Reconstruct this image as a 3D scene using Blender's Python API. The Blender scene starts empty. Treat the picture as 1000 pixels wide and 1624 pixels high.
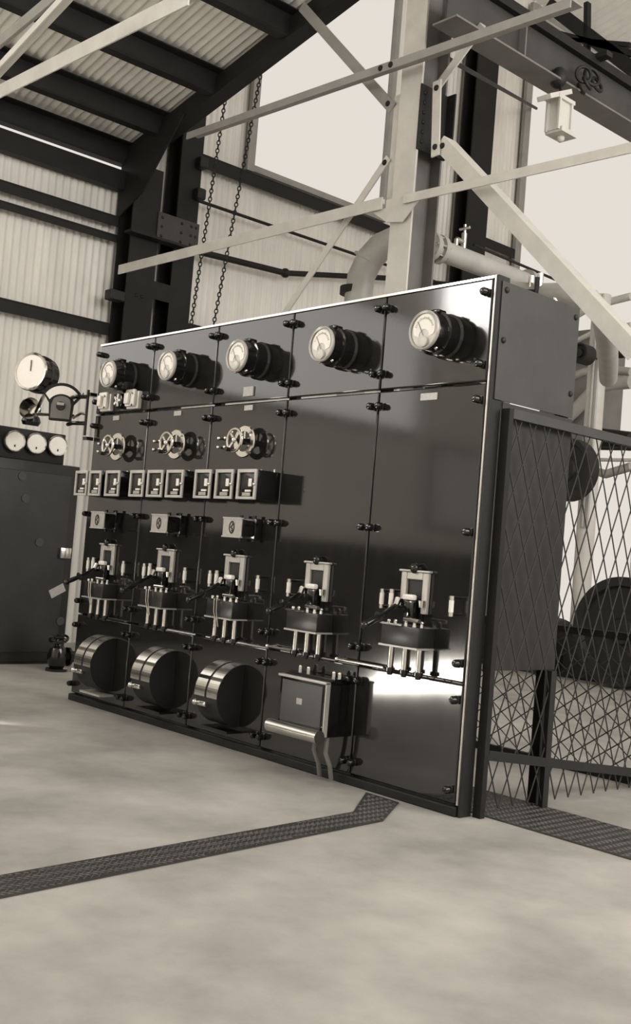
import bpy, bmesh, math, random
from mathutils import Vector, Matrix
random.seed(7)
S = bpy.context.scene
COL = S.collection
V = Vector
PI = math.pi

# ------------------------------------------------------------------ camera
CAM = V((2.93715, -3.59457, 1.05207)); YAW, PITCH, ROLL, FPX = -0.835904, 0.0413732, 0.0804913, 1701.06
fw = V((math.sin(YAW)*math.cos(PITCH), math.cos(YAW)*math.cos(PITCH), math.sin(PITCH)))
r0 = V((math.cos(YAW), -math.sin(YAW), 0)); u0 = r0.cross(fw)
RT = r0*math.cos(ROLL) + u0*math.sin(ROLL)
UP = -r0*math.sin(ROLL) + u0*math.cos(ROLL)
cd = bpy.data.cameras.new('camera'); cam = bpy.data.objects.new('camera', cd); COL.objects.link(cam)
cd.sensor_fit = 'VERTICAL'; cd.sensor_height = 24; cd.sensor_width = 24; cd.lens = 24*FPX/1624
cd.clip_start = .05; cd.clip_end = 200
m = Matrix((RT, UP, -fw)).transposed().to_4x4(); m.translation = CAM
cam.matrix_world = m
S.camera = cam

def at(px, py, X=None, Y=None, Z=None):
    """the point seen at a pixel of the photograph on a plane of known distance"""
    d = fw + RT*((px-500)/FPX) - UP*((py-812)/FPX)
    if X is not None: t = (X-CAM.x)/d.x
    elif Y is not None: t = (Y-CAM.y)/d.y
    else: t = (Z-CAM.z)/d.z
    return CAM + d*t

# ------------------------------------------------------------------ world, lights, exposure
w = bpy.data.worlds.new('world'); S.world = w; w.use_nodes = True
bg = w.node_tree.nodes['Background']; bg.inputs[0].default_value = (.92, .86, .795, 1); bg.inputs[1].default_value = .90
def area(name, loc, target, sx, sy, power, col=(1, .965, .92)):
    l = bpy.data.lights.new(name, 'AREA'); l.shape = 'RECTANGLE'; l.size = sx; l.size_y = sy; l.energy = power; l.color = col
    o = bpy.data.objects.new(name, l); COL.objects.link(o); o.location = loc
    o.rotation_euler = (V(target)-V(loc)).to_track_quat('-Z', 'Y').to_euler(); return o
area('daylight_high_window', (-6.35, -8.85, 5.7), (-5.35, -8.85, 5.7), 4.2, 2.8, 600)
area('fill_lamp_side', (7.4, 1.5, 5.2), (-6.0, 2.0, 3.0), 9, 3.0, 700)  # fill lamp added to brighten the left wall, no windows modelled there
area('fill_lamp_left', (-6.5, -3.75, 3.475), (-5.5, -3.75, 3.475), 5.6, 1.4, 42)  # fill lamp added to lift the left floor and the upper slab reflections
# low sun entering by one small window of the left wall (out of frame), seen as the glare on the right hand panel
sl = bpy.data.lights.new('sunbeam', 'SPOT'); sl.energy = 450000; sl.spot_size = math.radians(11); sl.spot_blend = .2; sl.shadow_soft_size = .08; sl.color = (1, .95, .86)
so = bpy.data.objects.new('sunbeam', sl); COL.objects.link(so)
so.location = V((-6.62, -7.75, 2.11)) - V((.62, .78, -.50))*12
so.rotation_euler = V((.62, .78, -.50)).to_track_quat('-Z', 'Y').to_euler()
S.view_settings.view_transform = 'Standard'; S.view_settings.look = 'None'
S.view_settings.exposure = 0; S.view_settings.gamma = 1; S.view_settings.use_curve_mapping = False

# ------------------------------------------------------------------ materials
def tint(v): return (v, v*.965, v*.895, 1)
def mat(name, v, rough=.6, metal=0, spec=.5, var=0, scale=6, detail=6, bump=0, bscale=40, stretch=None, rvar=0):
    mt = bpy.data.materials.new(name); mt.use_nodes = True
    nt = mt.node_tree; b = nt.nodes['Principled BSDF']
    b.inputs['Base Color'].default_value = tint(v); b.inputs['Roughness'].default_value = rough
    b.inputs['Metallic'].default_value = metal; b.inputs['Specular IOR Level'].default_value = spec
    tc = nt.nodes.new('ShaderNodeTexCoord'); mp = nt.nodes.new('ShaderNodeMapping')
    nt.links.new(tc.outputs['Object'], mp.inputs[0])
    if stretch: mp.inputs['Scale'].default_value = stretch
    nz = nt.nodes.new('ShaderNodeTexNoise'); nz.inputs['Scale'].default_value = scale; nz.inputs['Detail'].default_value = detail
    nz.inputs['Roughness'].default_value = .6
    nt.links.new(mp.outputs[0], nz.inputs[0])
    cr = nt.nodes.new('ShaderNodeValToRGB'); cr.color_ramp.elements[0].position = .3; cr.color_ramp.elements[1].position = .7
    lo, hi = v*(1-var), min(1, v*(1+var))
    cr.color_ramp.elements[0].color = tint(lo); cr.color_ramp.elements[1].color = tint(hi)
    nt.links.new(nz.outputs[0], cr.inputs[0]); nt.links.new(cr.outputs[0], b.inputs['Base Color'])
    if rvar:
        mr = nt.nodes.new('ShaderNodeMapRange'); mr.inputs['To Min'].default_value = max(0.02, rough-rvar); mr.inputs['To Max'].default_value = rough+rvar
        nt.links.new(nz.outputs[0], mr.inputs[0]); nt.links.new(mr.outputs[0], b.inputs['Roughness'])
    if bump:
        n2 = nt.nodes.new('ShaderNodeTexNoise'); n2.inputs['Scale'].default_value = bscale; n2.inputs['Detail'].default_value = 5
        nt.links.new(tc.outputs['Object'], n2.inputs[0])
        bp = nt.nodes.new('ShaderNodeBump'); bp.inputs['Strength'].default_value = bump; bp.inputs['Distance'].default_value = .01
        nt.links.new(n2.outputs[0], bp.inputs['Height']); nt.links.new(bp.outputs[0], b.inputs['Normal'])
    return mt
M = {}
M['concrete'] = mat('smooth_concrete', .38, .55, var=.30, scale=1.9, detail=10, bump=.08, bscale=60, spec=.3)
M['sheet'] = mat('galvanised_sheet', .80, .55, var=.10, scale=1.5, stretch=(1, 3, .5))
M['roofsheet'] = mat('weathered_roof_sheet', .80, .7, var=.10, scale=2)
M['slate'] = mat('polished_slate', .014, .085, var=.22, scale=5, spec=.9, stretch=(3, 1, .6), rvar=.03)
M['dark_steel'] = mat('dark_painted_steel', .013, .6, spec=.3, var=.25, scale=5)
M['black'] = mat('black_enamel', .008, .11, var=.15, spec=.6)
M['matt_black'] = mat('matt_black', .008, .6, var=.25, scale=9)
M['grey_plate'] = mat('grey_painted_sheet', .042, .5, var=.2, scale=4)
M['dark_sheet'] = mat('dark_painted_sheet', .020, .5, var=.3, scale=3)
M['tread'] = mat('worn_tread', .085, .45, var=.3, scale=8)
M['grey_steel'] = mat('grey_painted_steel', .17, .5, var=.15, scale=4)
M['pale_steel'] = mat('pale_painted_lit_steel', .60, .5, var=.10, scale=5)  # pale tone also holds the light falling on the middle frame
M['mid_steel'] = mat('mid_grey_steel', .30, .5, var=.12, scale=5)
M['pipe'] = mat('lagged_pipe', .42, .45, var=.12, scale=5)
M['brass'] = mat('polished_brass', .55, .24, metal=1, var=.1, scale=8)
M['nickel'] = mat('nickel_plate', .72, .16, metal=1, var=.06)
M['bright_frame'] = mat('satin_frame', .50, .35, metal=.35, var=.08)
M['dial'] = mat('dial_paper', .88, .5, var=.04)
M['dial_grey'] = mat('dial_metal', .62, .42, var=.06)
M['porcelain'] = mat('white_porcelain', .80, .25, var=.04)
M['plate'] = mat('engraved_plate', .42, .4, metal=.2, var=.15, scale=60)
M['chequer'] = mat('chequer_iron', .03, .5, var=.3, scale=12)
M['wire'] = mat('mesh_wire', .03, .5, var=.2)
M['cabinet'] = mat('dark_cabinet_paint', .018, .35, var=.4, scale=4)
gm = bpy.data.materials.new('window_glass'); gm.use_nodes = True
nt = gm.node_tree; nt.nodes.clear()
o_ = nt.nodes.new('ShaderNodeOutputMaterial'); tr = nt.nodes.new('ShaderNodeBsdfTransparent'); tr.inputs[0].default_value = (.97, .97, .965, 1)
nt.links.new(tr.outputs[0], o_.inputs[0])
M['glass'] = gm

# ------------------------------------------------------------------ mesh helpers
class MB:
    def __init__(self): self.bm = bmesh.new()
    def box(self, c, s, rot=None, bev=0):
        r = bmesh.ops.create_cube(self.bm, size=1); vs = r['verts']
        for v in vs:
            p = V((v.co.x*s[0], v.co.y*s[1], v.co.z*s[2]))
            if rot is not None: p = rot @ p
            v.co = p + V(c)
        if bev:
            es = list({e for v in vs for e in v.link_edges})
            bmesh.ops.bevel(self.bm, geom=es, offset=bev, segments=2, affect='EDGES', profile=.5)
        return self
    def bx(self, x0, x1, y0, y1, z0, z1, bev=0):
        return self.box(((x0+x1)/2, (y0+y1)/2, (z0+z1)/2), (abs(x1-x0), abs(y1-y0), abs(z1-z0)), bev=bev)
    def bar(self, a, b, wd, th, side=V((0, -1, 0))):
        """rectangular bar from a to b; th measured along `side`, wd across it"""
        a, b = V(a), V(b); d = (b-a); L = d.length; d.normalize()
        s = (side - d*side.dot(d)).normalized(); t = d.cross(s)
        rot = Matrix((d, t, s)).transposed()
        return self.box((a+b)/2, (L, wd, th), rot)
    def cyl(self, a, b, r, r2=None, n=24, caps=True):
        a, b = V(a), V(b); d = b-a; L = d.length
        q = d.to_track_quat('Z', 'Y').to_matrix().to_4x4(); q.translation = (a+b)/2
        bmesh.ops.create_cone(self.bm, cap_ends=caps, segments=n, radius1=r, radius2=r if r2 is None else r2, depth=L, matrix=q)
        return self
    def sph(self, c, r, sc=(1, 1, 1), n=14):
        mt = Matrix.Translation(V(c)) @ Matrix.Diagonal((sc[0], sc[1], sc[2], 1))
        bmesh.ops.create_uvsphere(self.bm, u_segments=n, v_segments=max(6, n//2), radius=r, matrix=mt); return self
    def tube(self, pts, r, n=12):
        pts = [V(p) for p in pts]; rings = []
        prev = None
        for i, p in enumerate(pts):
            t = (pts[min(i+1, len(pts)-1)] - pts[max(i-1, 0)]).normalized()
            if prev is None:
                a = t.orthogonal().normalized()
            else:
                a = (prev - t*prev.dot(t)).normalized()
            prev = a; b = t.cross(a)
            rr = r[i] if isinstance(r, (list, tuple)) else r
            rings.append([self.bm.verts.new(p + a*math.cos(2*PI*k/n)*rr + b*math.sin(2*PI*k/n)*rr) for k in range(n)])
        for i in range(len(rings)-1):
            for k in range(n):
                self.bm.faces.new((rings[i][k], rings[i][(k+1) % n], rings[i+1][(k+1) % n], rings[i+1][k]))
        self.bm.faces.new(rings[0][::-1]); self.bm.faces.new(rings[-1])
        return self
    def lathe(self, o, axis, prof, n=40):
        """prof: list of (distance along axis, radius)"""
        o = V(o); axis = V(axis).normalized(); a = axis.orthogonal().normalized(); b = axis.cross(a)
        rings = []
        for (h, r) in prof:
            if r < 1e-6: rings.append([self.bm.verts.new(o+axis*h)])
            else: rings.append([self.bm.verts.new(o+axis*h+a*math.cos(2*PI*k/n)*r+b*math.sin(2*PI*k/n)*r) for k in range(n)])
        for i in range(len(rings)-1):
            A, B = rings[i], rings[i+1]
            for k in range(n):
                k2 = (k+1) % n
                if len(A) == 1 and len(B) == 1: continue
                if len(A) == 1: self.bm.faces.new((A[0], B[k2], B[k]))
                elif len(B) == 1: self.bm.faces.new((A[k], A[k2], B[0]))
                else: self.bm.faces.new((A[k], A[k2], B[k2], B[k]))
        return self
    def torus(self, c, axis, R, r, n=40, m_=10):
        return self.lathe(c, axis, [(r*math.sin(2*PI*k/m_), R+r*math.cos(2*PI*k/m_)) for k in range(m_+1)], n)
    def prism(self, pts, vec):
        """extrude a polygon (3D points) by vec"""
        vec = V(vec); A = [self.bm.verts.new(V(p)) for p in pts]; B = [self.bm.verts.new(V(p)+vec) for p in pts]
        n = len(A)
        self.bm.faces.new(A[::-1]); self.bm.faces.new(B)
        for i in range(n): self.bm.faces.new((A[i], A[(i+1) % n], B[(i+1) % n], B[i]))
        return self
    def build(self, name, material, parent=None, smooth=True, bevel=0):
        me = bpy.data.meshes.new(name); off = ROOT.get(parent, V((0, 0, 0)))
        bm = self.bm
        bmesh.ops.recalc_face_normals(bm, faces=bm.faces)
        o = bpy.data.objects.new(name, me)
        if parent is None:
            cs = [v.co for v in bm.verts]
            off = V(((min(c.x for c in cs)+max(c.x for c in cs))/2, (min(c.y for c in cs)+max(c.y for c in cs))/2, min(c.z for c in cs)))
            o.location = off
        for v in bm.verts: v.co -= off
        bm.to_mesh(me); bm.free()
        COL.objects.link(o); me.materials.append(M[material])
        if smooth:
            for f in me.polygons: f.use_smooth = True
            try: me.set_sharp_from_angle(angle=math.radians(35))
            except Exception: pass
        if bevel:
            md = o.modifiers.new('bevel', 'BEVEL'); md.width = bevel; md.segments = 2; md.limit_method = 'ANGLE'
        if parent is not None: o.parent = parent
        ROOT[o] = off
        return o
ROOT = {}
def tag(o, label=None, cat=None, group=None, kind=None):
    if label: o['label'] = label
    if cat: o['category'] = cat
    if group: o['group'] = group
    if kind: o['kind'] = kind
    return o
def thing(name, label, cat, loc, group=None):
    o = bpy.data.objects.new(name, None); COL.objects.link(o); o.empty_display_size = .05
    o.location = loc; ROOT[o] = V(loc)
    return tag(o, label, cat, group)
def struct(o): o['kind'] = 'structure'; return o

# ================================================================== SETTING
MB().bx(-6.62, 8, -11, 12.6, -.15, 0).build('floor', 'concrete', smooth=False); struct(bpy.data.objects['floor'])
# --- corrugated wall on the left with its openings
PITCH_C, AMP = .078, .010
WX = -6.62
def corr_patch(bm, x0, y0, y1, z0, z1, amp=AMP, zfun=None):
    n = max(2, int((y1-y0)/PITCH_C*8)); rows = []
    for i in range(n+1):
        y = y0+(y1-y0)*i/n; dx = amp*math.sin(2*PI*y/PITCH_C)
        rows.append([bm.verts.new((x0+dx, y, z)) for z in (z0, z1)])
    for i in range(n): bm.faces.new((rows[i][0], rows[i+1][0], rows[i+1][1], rows[i][1]))
wl = MB()
EAVE = 4.79; HI = 9.6; YS = 2.06; YL = -4.6
W1 = (3.62, 5.72, 5.36, 9.0)       # y0,y1,z0,z1 of the big window
W2 = (8.5, 12.2, .25, 9.2)
W_ADDED = (-6.6, -.9, 2.75, 4.2)  # added unseen opening, brightens what the upper slabs reflect
D1 = (-8.5, -7.0, 1.58, 2.64)
for (a, b, c, d) in [(-11, D1[0], 0, HI), (D1[0], D1[1], D1[3], HI), (D1[0], D1[1], 0, D1[2]), (D1[1], W_ADDED[0], 0, HI), (W_ADDED[0], YL, 0, W_ADDED[2]), (W_ADDED[0], YL, W_ADDED[3], HI), (YL, W_ADDED[1], 0, W_ADDED[2]), (YL, W_ADDED[1], W_ADDED[3], EAVE), (W_ADDED[1], YS, 0, EAVE),
                     (YS, W1[0], 0, HI), (W1[0], W1[1], 0, W1[2]), (W1[0], W1[1], W1[3], HI), (W1[1], W2[0], 0, HI),
                     (W2[0], W2[1], 0, W2[2]), (W2[0], W2[1], W2[3], HI), (W2[1], 12.6, 0, HI)]:
    corr_patch(wl.bm, WX, a, b, c, d)
struct(wl.build('wall_left', 'sheet'))
struct(MB().prism([(-6.95, -11.1, 0), (8, -11.1, 0), (8, -11.1, 12.6), (-6.95, -11.1, 9.28)], (0, .1, 0)).build('wall_front', 'roofsheet', smooth=False))
struct(MB().prism([(-6.95, 12.6, 0), (8, 12.6, 0), (8, 12.6, 12.4), (-6.95, 12.6, 9.2)], (0, .1, 0)).build('wall_back', 'sheet', smooth=False))
# sheeting above the low roof where the hall steps up
def roofz(x): return 5.03 + .22*(x+6.67)
for y in (YS+.02, YL-.02):
    struct(MB().prism([(-6.64, y, roofz(-6.64)+.06), (8, y, roofz(8)+.06), (8, y, 12.5), (-6.64, y, 9.3)], (0, .02, 0)).build('trim_1' if y > 0 else 'trim_2', 'roofsheet', smooth=False))
# low roof: corrugations run down the slope
def roof(name, y0, y1, x0, x1, zf, amp=.014, pitch=.08):
    mb = MB(); bm = mb.bm; n = int((y1-y0)/pitch*8); rows = []
    for i in range(n+1):
        y = y0+(y1-y0)*i/n; dz = amp*math.sin(2*PI*y/pitch)
        rows.append([bm.verts.new((x, y, zf(x)+dz)) for x in (x0, x1)])
    for i in range(n): bm.faces.new((rows[i][0], rows[i+1][0], rows[i+1][1], rows[i][1]))
    return struct(mb.build(name, 'roofsheet'))
roof('ceiling_1', YL, YS+.03, -6.74, 8, lambda x: roofz(x)+.045)
def hiz(x): return 9.3 + .22*(x+6.67)
roof('ceiling_2', YS, 12.7, -7.0, 8, hiz, pitch=.16)
roof('ceiling_3', -11, YL, -7.0, 8, hiz, pitch=.16)
struct(MB().bx(-6.60, -6.56, -10.9, -.7, .0, 1.25).build('added_dark_dado', 'matt_black', smooth=False))  # dark band added out of view to darken the lower slab reflections
# windows: frame and pane
def window(name, W, nm):
    y0, y1, z0, z1 = W
    f = MB(); x = -6.58
    f.bx(x-.05, x+.03, y0-.05, y0+.02, z0-.05, z1+.05); f.bx(x-.05, x+.03, y1-.02, y1+.05, z0-.05, z1+.05)
    f.bx(x-.05, x+.03, y0+.02, y1-.02, z0-.05, z0+.02); f.bx(x-.05, x+.03, y0+.02, y1-.02, z1-.02, z1+.05)
    fr = struct(f.build(name, nm, smooth=False))
    MB().bx(x-.03, x-.025, y0+.02, y1-.02, z0+.02, z1-.02).build('pane', 'glass', fr, smooth=False)
window('window_1', W1, 'mid_steel'); window('window_2', W2, 'mid_steel')
window('window_3', D1, 'mid_steel'); window('added_window', W_ADDED, 'mid_steel')  # the last one is added out of view for the board reflections
MB().bx(-14, -6.7, -13, 13, -.2, -.02).build('ground_outside', 'concrete', smooth=False); struct(bpy.data.objects['ground_outside']); bpy.data.objects['ground_outside'].name = 'floor_outside'

# ================================================================== STEEL FRAME
def steel(name, label, cat, matn, build, group=None):
    mb = MB(); build(mb); o = mb.build(name, matn, smooth=False, bevel=.003); return tag(o, label, cat, group)
def angle_bar(mb, a, b, wd, th=.01, leg=None, side=V((0, -1, 0))):
    """flat face plus a leg standing back along -side at its upper edge"""
    a, b = V(a), V(b); mb.bar(a, b, wd, th, side)
    if leg:
        d = (b-a).normalized(); s = (side-d*side.dot(d)).normalized(); t = d.cross(s)
        if t.z < 0: t = -t
        o = t*(wd/2-th/2) - s*(leg/2+th/2)
        mb.bar(a+o, b+o, th, leg, side)
# wall column (two joists laced together)
wc = thing('wall_column', 'dark riveted steel wall column of two joists at the left', 'column', (-6.4, 2.4, 0))
def joist(y0, y1, x0=-6.56, x1=-6.3, z1=4.95):
    mb = MB()
    mb.bx(x1-.018, x1, y0, y1, 0, z1); mb.bx(x0, x0+.018, y0, y1, 0, z1); mb.bx(x0+.018, x1-.018, (y0+y1)/2-.008, (y0+y1)/2+.008, 0, z1)
    return mb
joist(1.98, 2.30, z1=4.84).build('joist', 'dark_steel', wc, False); joist(2.50, 2.76, z1=9.4).build('joist', 'dark_steel', wc, False)
pl = MB().bx(-6.298, -6.28, 2.27, 2.78, 4.13, 4.42).build('splice_plate', 'grey_plate', wc, False, .003)
for y in (2.32, 2.56, 2.68, 2.74):
    for z in (4.18, 4.275, 4.37): MB().sph((-6.28, y, z), .016, (.7, 1, 1), 10).build('rivet', 'matt_black', pl)
MB().bx(-6.3, -6.17, 1.9, 2.78, 4.10, 4.125).build('shelf_angle', 'dark_steel', wc, False)
for (z) in (.6, 1.8, 3.0, 3.62): MB().bx(-6.315, -6.30, 2.3, 2.5, z-.09, z+.09).build('batten_plate', 'dark_steel', wc, False)
for z, y in ((5.05, 2.72), (4.72, 2.72)): MB().bx(-6.3, -6.2, y-.05, y+.06, z-.06, z+.06, .02).build('cleat', 'matt_black', wc, False)
for y in (2.1, 2.17): MB().sph((-6.3, y, 3.52), .018, (.7, 1, 1), 10).build('rivet', 'matt_black', wc)
MB().bx(-6.4, -6.28, 1.80, 1.97, 3.42, 3.52).build('cleat', 'matt_black', wc, False, .01)
# far wall column
fc = thing('wall_column', 'dark steel wall column seen through the frame behind the middle column', 'column', (-6.4, 7.15, 0))
MB().bx(-6.31, -6.29, 7.0, 7.42, 0, 9.4).build('flange', 'dark_steel', fc, False)
MB().bx(-6.5, -6.31, 7.2, 7.22, 0, 9.4).build('web', 'dark_steel', fc, False)
MB().bx(-6.52, -6.5, 7.0, 7.42, 0, 9.4).build('flange', 'dark_steel', fc, False)
# purlins of the low roof
PUR = [(-6.50, 'lowest steel roof purlin just above the eaves, beneath the corrugated roof'), (-5.9, 'second steel roof purlin up from the eaves'), (-5.06, 'third steel roof purlin up from the eaves'), (-4.05, 'topmost steel roof purlin, cut by the picture corner')]
for x, lab in PUR:
    z = roofz(x) - (.03 if x < -6.4 else 0)
    def b_(mb, x=x, z=z):
        mb.bx(x-.012, x, YL+.1, YS-.02, z-.17, z+.02); mb.bx(x-.11, x, YL+.1, YS-.02, z-.182, z-.17); mb.bx(x, x+.10, YL+.1, YS-.02, z+.01, z+.022)
    steel('roof_purlin', lab, 'purlin', 'dark_steel', b_, 'purlins under the low roof')
steel('eaves_beam', 'dark steel eaves beam running along the top of the left wall', 'beam', 'dark_steel', lambda mb: mb.bx(-6.58, -6.46, YL+.1, 1.95, 4.58, 4.775))
steel('rafter', 'heavy dark steel rafter climbing from the wall column to the top of picture', 'rafter', 'dark_steel',
      lambda mb: (mb.bar((-6.6, 2.05, roofz(-6.6)-.105), (2.0, 2.05, roofz(2.0)-.105), .165, .16)))
steel('knee_plate', 'dark triangular gusset plate where rafter meets wall column', 'gusset plate', 'dark_steel',
      lambda mb: mb.prism([(-6.55, 1.95, 4.9), (-6.55, 1.95, 4.3), (-6.1, 1.95, 4.5), (-5.5, 1.95, 5.12), (-5.6, 1.95, 5.18)], (0, .016, 0)))
# girts along the left wall
def girt(label, y0, y1, z, h=.10, d=.08, matn='dark_steel'):
    steel('wall_girt', label, 'girt', matn, lambda mb: (mb.bx(-6.59, -6.585+d, y0, y1, z-.008, z+.008), mb.bx(-6.585+d-.012, -6.585+d, y0, y1, z-h, z-.008)), 'girts on the left wall')
girt('upper of the two close dark wall girts left of the wall column', -.8, 1.95, 4.31)
girt('lower of the two close dark wall girts left of the wall column', -.8, 1.95, 4.12, .07)
girt('dark wall girt low on the left, level with the board top', -.8, 1.95, 3.22, .12)
girt('thick dark wall girt under the big bright window', 2.82, 7.0, 5.26, .14)
girt('dark wall girt just above the board, right of the wall column', 2.82, 7.0, 3.42, .12)
girt('short dark wall girt right of the far wall column', 7.45, 8.42, 5.6, .12)
girt('dark wall girt behind the pipes right of the far column', 7.45, 8.42, 3.6, .12)
steel('window_jamb_post', 'slim grey steel post at the left side of the big window', 'post', 'mid_steel', lambda mb: mb.bx(-6.56, -6.5, 3.5, 3.6, 5.28, 9.2))
steel('window_jamb_post', 'slim grey steel post left of the tall bright opening at right', 'post', 'mid_steel', lambda mb: mb.bx(-6.56, -6.5, 8.33, 8.46, 0, 9.2))
tag(MB().cyl((-6.45, 2.6, at(310, 317, X=-6.45).z), (-6.45, 7.0, at(310, 317, X=-6.45).z+.02), .018, n=10).build('tie_rod', 'dark_steel'), 'thin dark rod along the wall under the big window', 'rod')
pz = at(310, 398, X=-6.4)
a, b = at(302, 396, X=-6.4), at(452, 433, X=-6.4)
cpipe = MB().tube([a, b], .035, 10)
c_ = at(612, 441, X=-6.4); d_ = at(720, 452, X=-6.4)
cpipe.tube([b, c_, d_], .032, 10).sph(b, .055)
tag(cpipe.build('conduit_pipe', 'dark_steel'), 'dark conduit pipe with an elbow joint along the back wall', 'pipe')

# middle column
cx0 = at(613, 450, Y=1.87).x; cx1 = at(641, 450, Y=1.87).x
MCX = (cx0+cx1)/2; hw = .105
mc = thing('building_column', 'tall steel I column with pale flange rising behind the board', 'column', (MCX, 2, 0))
MB().bx(MCX-hw, MCX+hw, 1.87, 1.888, 0, 5.70).build('flange', 'pale_steel', mc, False, .002)  # front flange paler than the web: frontal light put into its colour
MB().bx(MCX-.007, MCX+.007, 1.888, 2.132, 0, 5.70).build('web', 'grey_steel', mc, False)  # web and rear flange darker: shade on the side put into colour
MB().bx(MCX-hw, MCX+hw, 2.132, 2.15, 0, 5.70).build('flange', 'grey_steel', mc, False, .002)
z0 = at(660, 240, Y=1.9).z; z1 = at(660, 140, Y=1.9).z
sp = MB().bx(MCX+hw, MCX+hw+.014, 1.86, 2.16, z0, z1).bx(MCX+hw+.014, MCX+hw+.09, 2.14, 2.154, z0, z1).build('splice_plate', 'dark_steel', mc, False, .002)
for i in range(6):
    for y in (1.90, 2.05):
        MB().sph((MCX+hw+.014, y, z0+.06+(z1-z0-.12)*i/5), .016, (.8, 1, 1), 10).build('rivet', 'dark_steel', sp)
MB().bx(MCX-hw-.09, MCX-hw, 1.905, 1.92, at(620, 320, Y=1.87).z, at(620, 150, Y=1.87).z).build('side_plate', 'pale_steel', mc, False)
FY = 1.84  # pale braces, ties and gussets below carry the frontal light in their colour
def bar_px(name, label, p0, p1, wpx, matn, leg=None, Y0=FY, Y1=FY, cat='brace', ends=()):
    A, B = at(*p0, Y=Y0), at(*p1, Y=Y1)
    wd = wpx*((A-CAM).dot(fw)+(B-CAM).dot(fw))/2/FPX
    t = thing(name, label, cat, (A if A.z < B.z else B))
    mb = MB(); angle_bar(mb, A, B, wd, .012, leg); mb.build('bar', matn, t, False, .002)
    for e in ends:
        q = A.lerp(B, e); MB().sph((q.x, q.y-.008, q.z), .022, (1, .7, 1), 10).build('bolt', 'dark_steel', t)
    return t
bar_px('diagonal_brace', 'pale diagonal brace sloping down left from the middle column to the board', (616, 250), (449, 500), 13, 'pale_steel', ends=(.03,), Y0=1.895, Y1=1.895)
bar_px('diagonal_brace', 'pale diagonal brace sloping up left from the middle column', (622, 172), (478, 10), 17, 'mid_steel', ends=(.04,), Y0=1.895, Y1=1.895)
bar_px('diagonal_brace', 'broad pale angle brace sloping down right from the middle column', (697, 226), (1005, 560), 27, 'pale_steel', leg=.12, Y0=1.95, Y1=1.95, ends=(.02,))
bar_px('diagonal_brace', 'short pale brace rising right from the middle column gusset', (694, 137), (765, 40), 16, 'pale_steel', leg=.05, Y0=2.02, Y1=2.02, ends=(.05,))
bar_px('tie_bar', 'long flat pale tie bar from the wall column to the middle column', (188, 428), (606, 322), 17, 'pale_steel', cat='tie bar', Y0=1.80, Y1=1.82)
bar_px('tie_bar', 'flat pale tie bar running right from the middle column', (640, 316), (1010, 232), 16, 'pale_steel', cat='tie bar', Y0=1.82, Y1=1.78)
bar_px('truss_chord', 'dark angle truss chord with pale lower edge crossing the top of picture', (296, 216), (905, 4), 13, 'mid_steel', leg=.12, cat='chord', Y0=1.72, Y1=1.70, ends=(.60, .625))
bar_px('vertical_gusset', 'pale upright gusset plate with two bolts beside the middle column', (693, 128), (690, 248), 17, 'pale_steel', cat='gusset plate', Y0=1.93, Y1=1.93, ends=(.1, .88))
g = thing('gusset_plate', 'pale bent gusset plate where the tie bars meet the middle column', 'gusset plate', at(620, 345, Y=1.85))
MB().prism([at(*q, Y=1.835) for q in ((586, 334), (612, 352), (636, 352), (662, 318), (640, 306), (612, 318), (611, 330))], (0, .012, 0)).build('plate', 'pale_steel', g, False)
MB().prism([at(*q, Y=1.832) for q in ((588, 330), (610, 324), (610, 316), (590, 322))], (0, -.01, 0)).build('clip', 'pale_steel', g, False)
# struts near the top left corner
bar_px('roof_strut', 'broad pale strut crossing the top left corner under the roof', (-30, 160), (300, -6), 25, 'pale_steel', leg=.09, Y0=-.5, Y1=-.5, cat='strut')
bar_px('roof_strut', 'thin pale strut at the extreme top left corner', (-20, 125), (105, -10), 12, 'pale_steel', leg=.06, Y0=-.9, Y1=-.9, cat='strut')
bar_px('roof_strut', 'dark strut behind the pale ones in the top left corner', (-20, 82), (90, -10), 18, 'mid_steel', leg=.06, Y0=-.7, Y1=-.7, cat='strut')
tag(MB().cyl(at(690, 82, Y=2.14), at(850, 172, X=-6.52), .02, n=10).build('tie_rod', 'dark_steel'), 'thin dark rod running from the middle column towards the tall bright opening', 'rod')
# crane girder with its lamp and bracket
gx = -2.0
A = at(800, 89, X=gx); zb = A.z; zt = zb+.34
gd = thing('crane_girder', 'deep grey crane girder overhead at top right', 'girder', (gx, 4.5, zb))
MB().bx(gx-.008, gx+.008, 1.7, 9, zb+.015, zt-.02).build('web_plate', 'grey_plate', gd, False)
MB().bx(gx-.12, gx+.10, 1.7, 9, zb, zb+.015).build('bottom_flange', 'grey_steel', gd, False)
MB().bx(gx-.10, gx+.06, 1.7, 9, zt-.02, zt+.05).build('rail', 'dark_steel', gd, False)
for y in (2.5, 4.2, 5.9, 7.6): MB().bx(gx+.008, gx+.07, y-.006, y+.006, zb+.015, zt-.02).build('stiffener', 'grey_steel', gd, False)
lx = -1.85
lc = at(886, 175, X=lx); k = (lc-CAM).dot(fw)/FPX
lm = thing('lantern', 'small square lantern on a bracket under the crane girder', 'lamp', at(886, 215, X=lx))
def lp(x, y, dx=0): q = at(x, y, X=lx+dx); return q
MB().bar(lp(862, 155), lp(896, 148), .035, .12, V((1, 0, 0))).build('bracket_arm', 'pale_steel', lm, False)
MB().box(lp(888, 161), (.13, .20, .03)).build('lamp_cap', 'pale_steel', lm, False)
lf = MB()
for sx in (-.055, .055):
    for sy in (-.075, .075):
        q = lp(886, 185); lf.bx(q.x+sx-.008, q.x+sx+.008, q.y+sy-.01, q.y+sy+.01, q.z-.13, q.z+.13)
lf.build('lamp_frame', 'pale_steel', lm, False)
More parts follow.
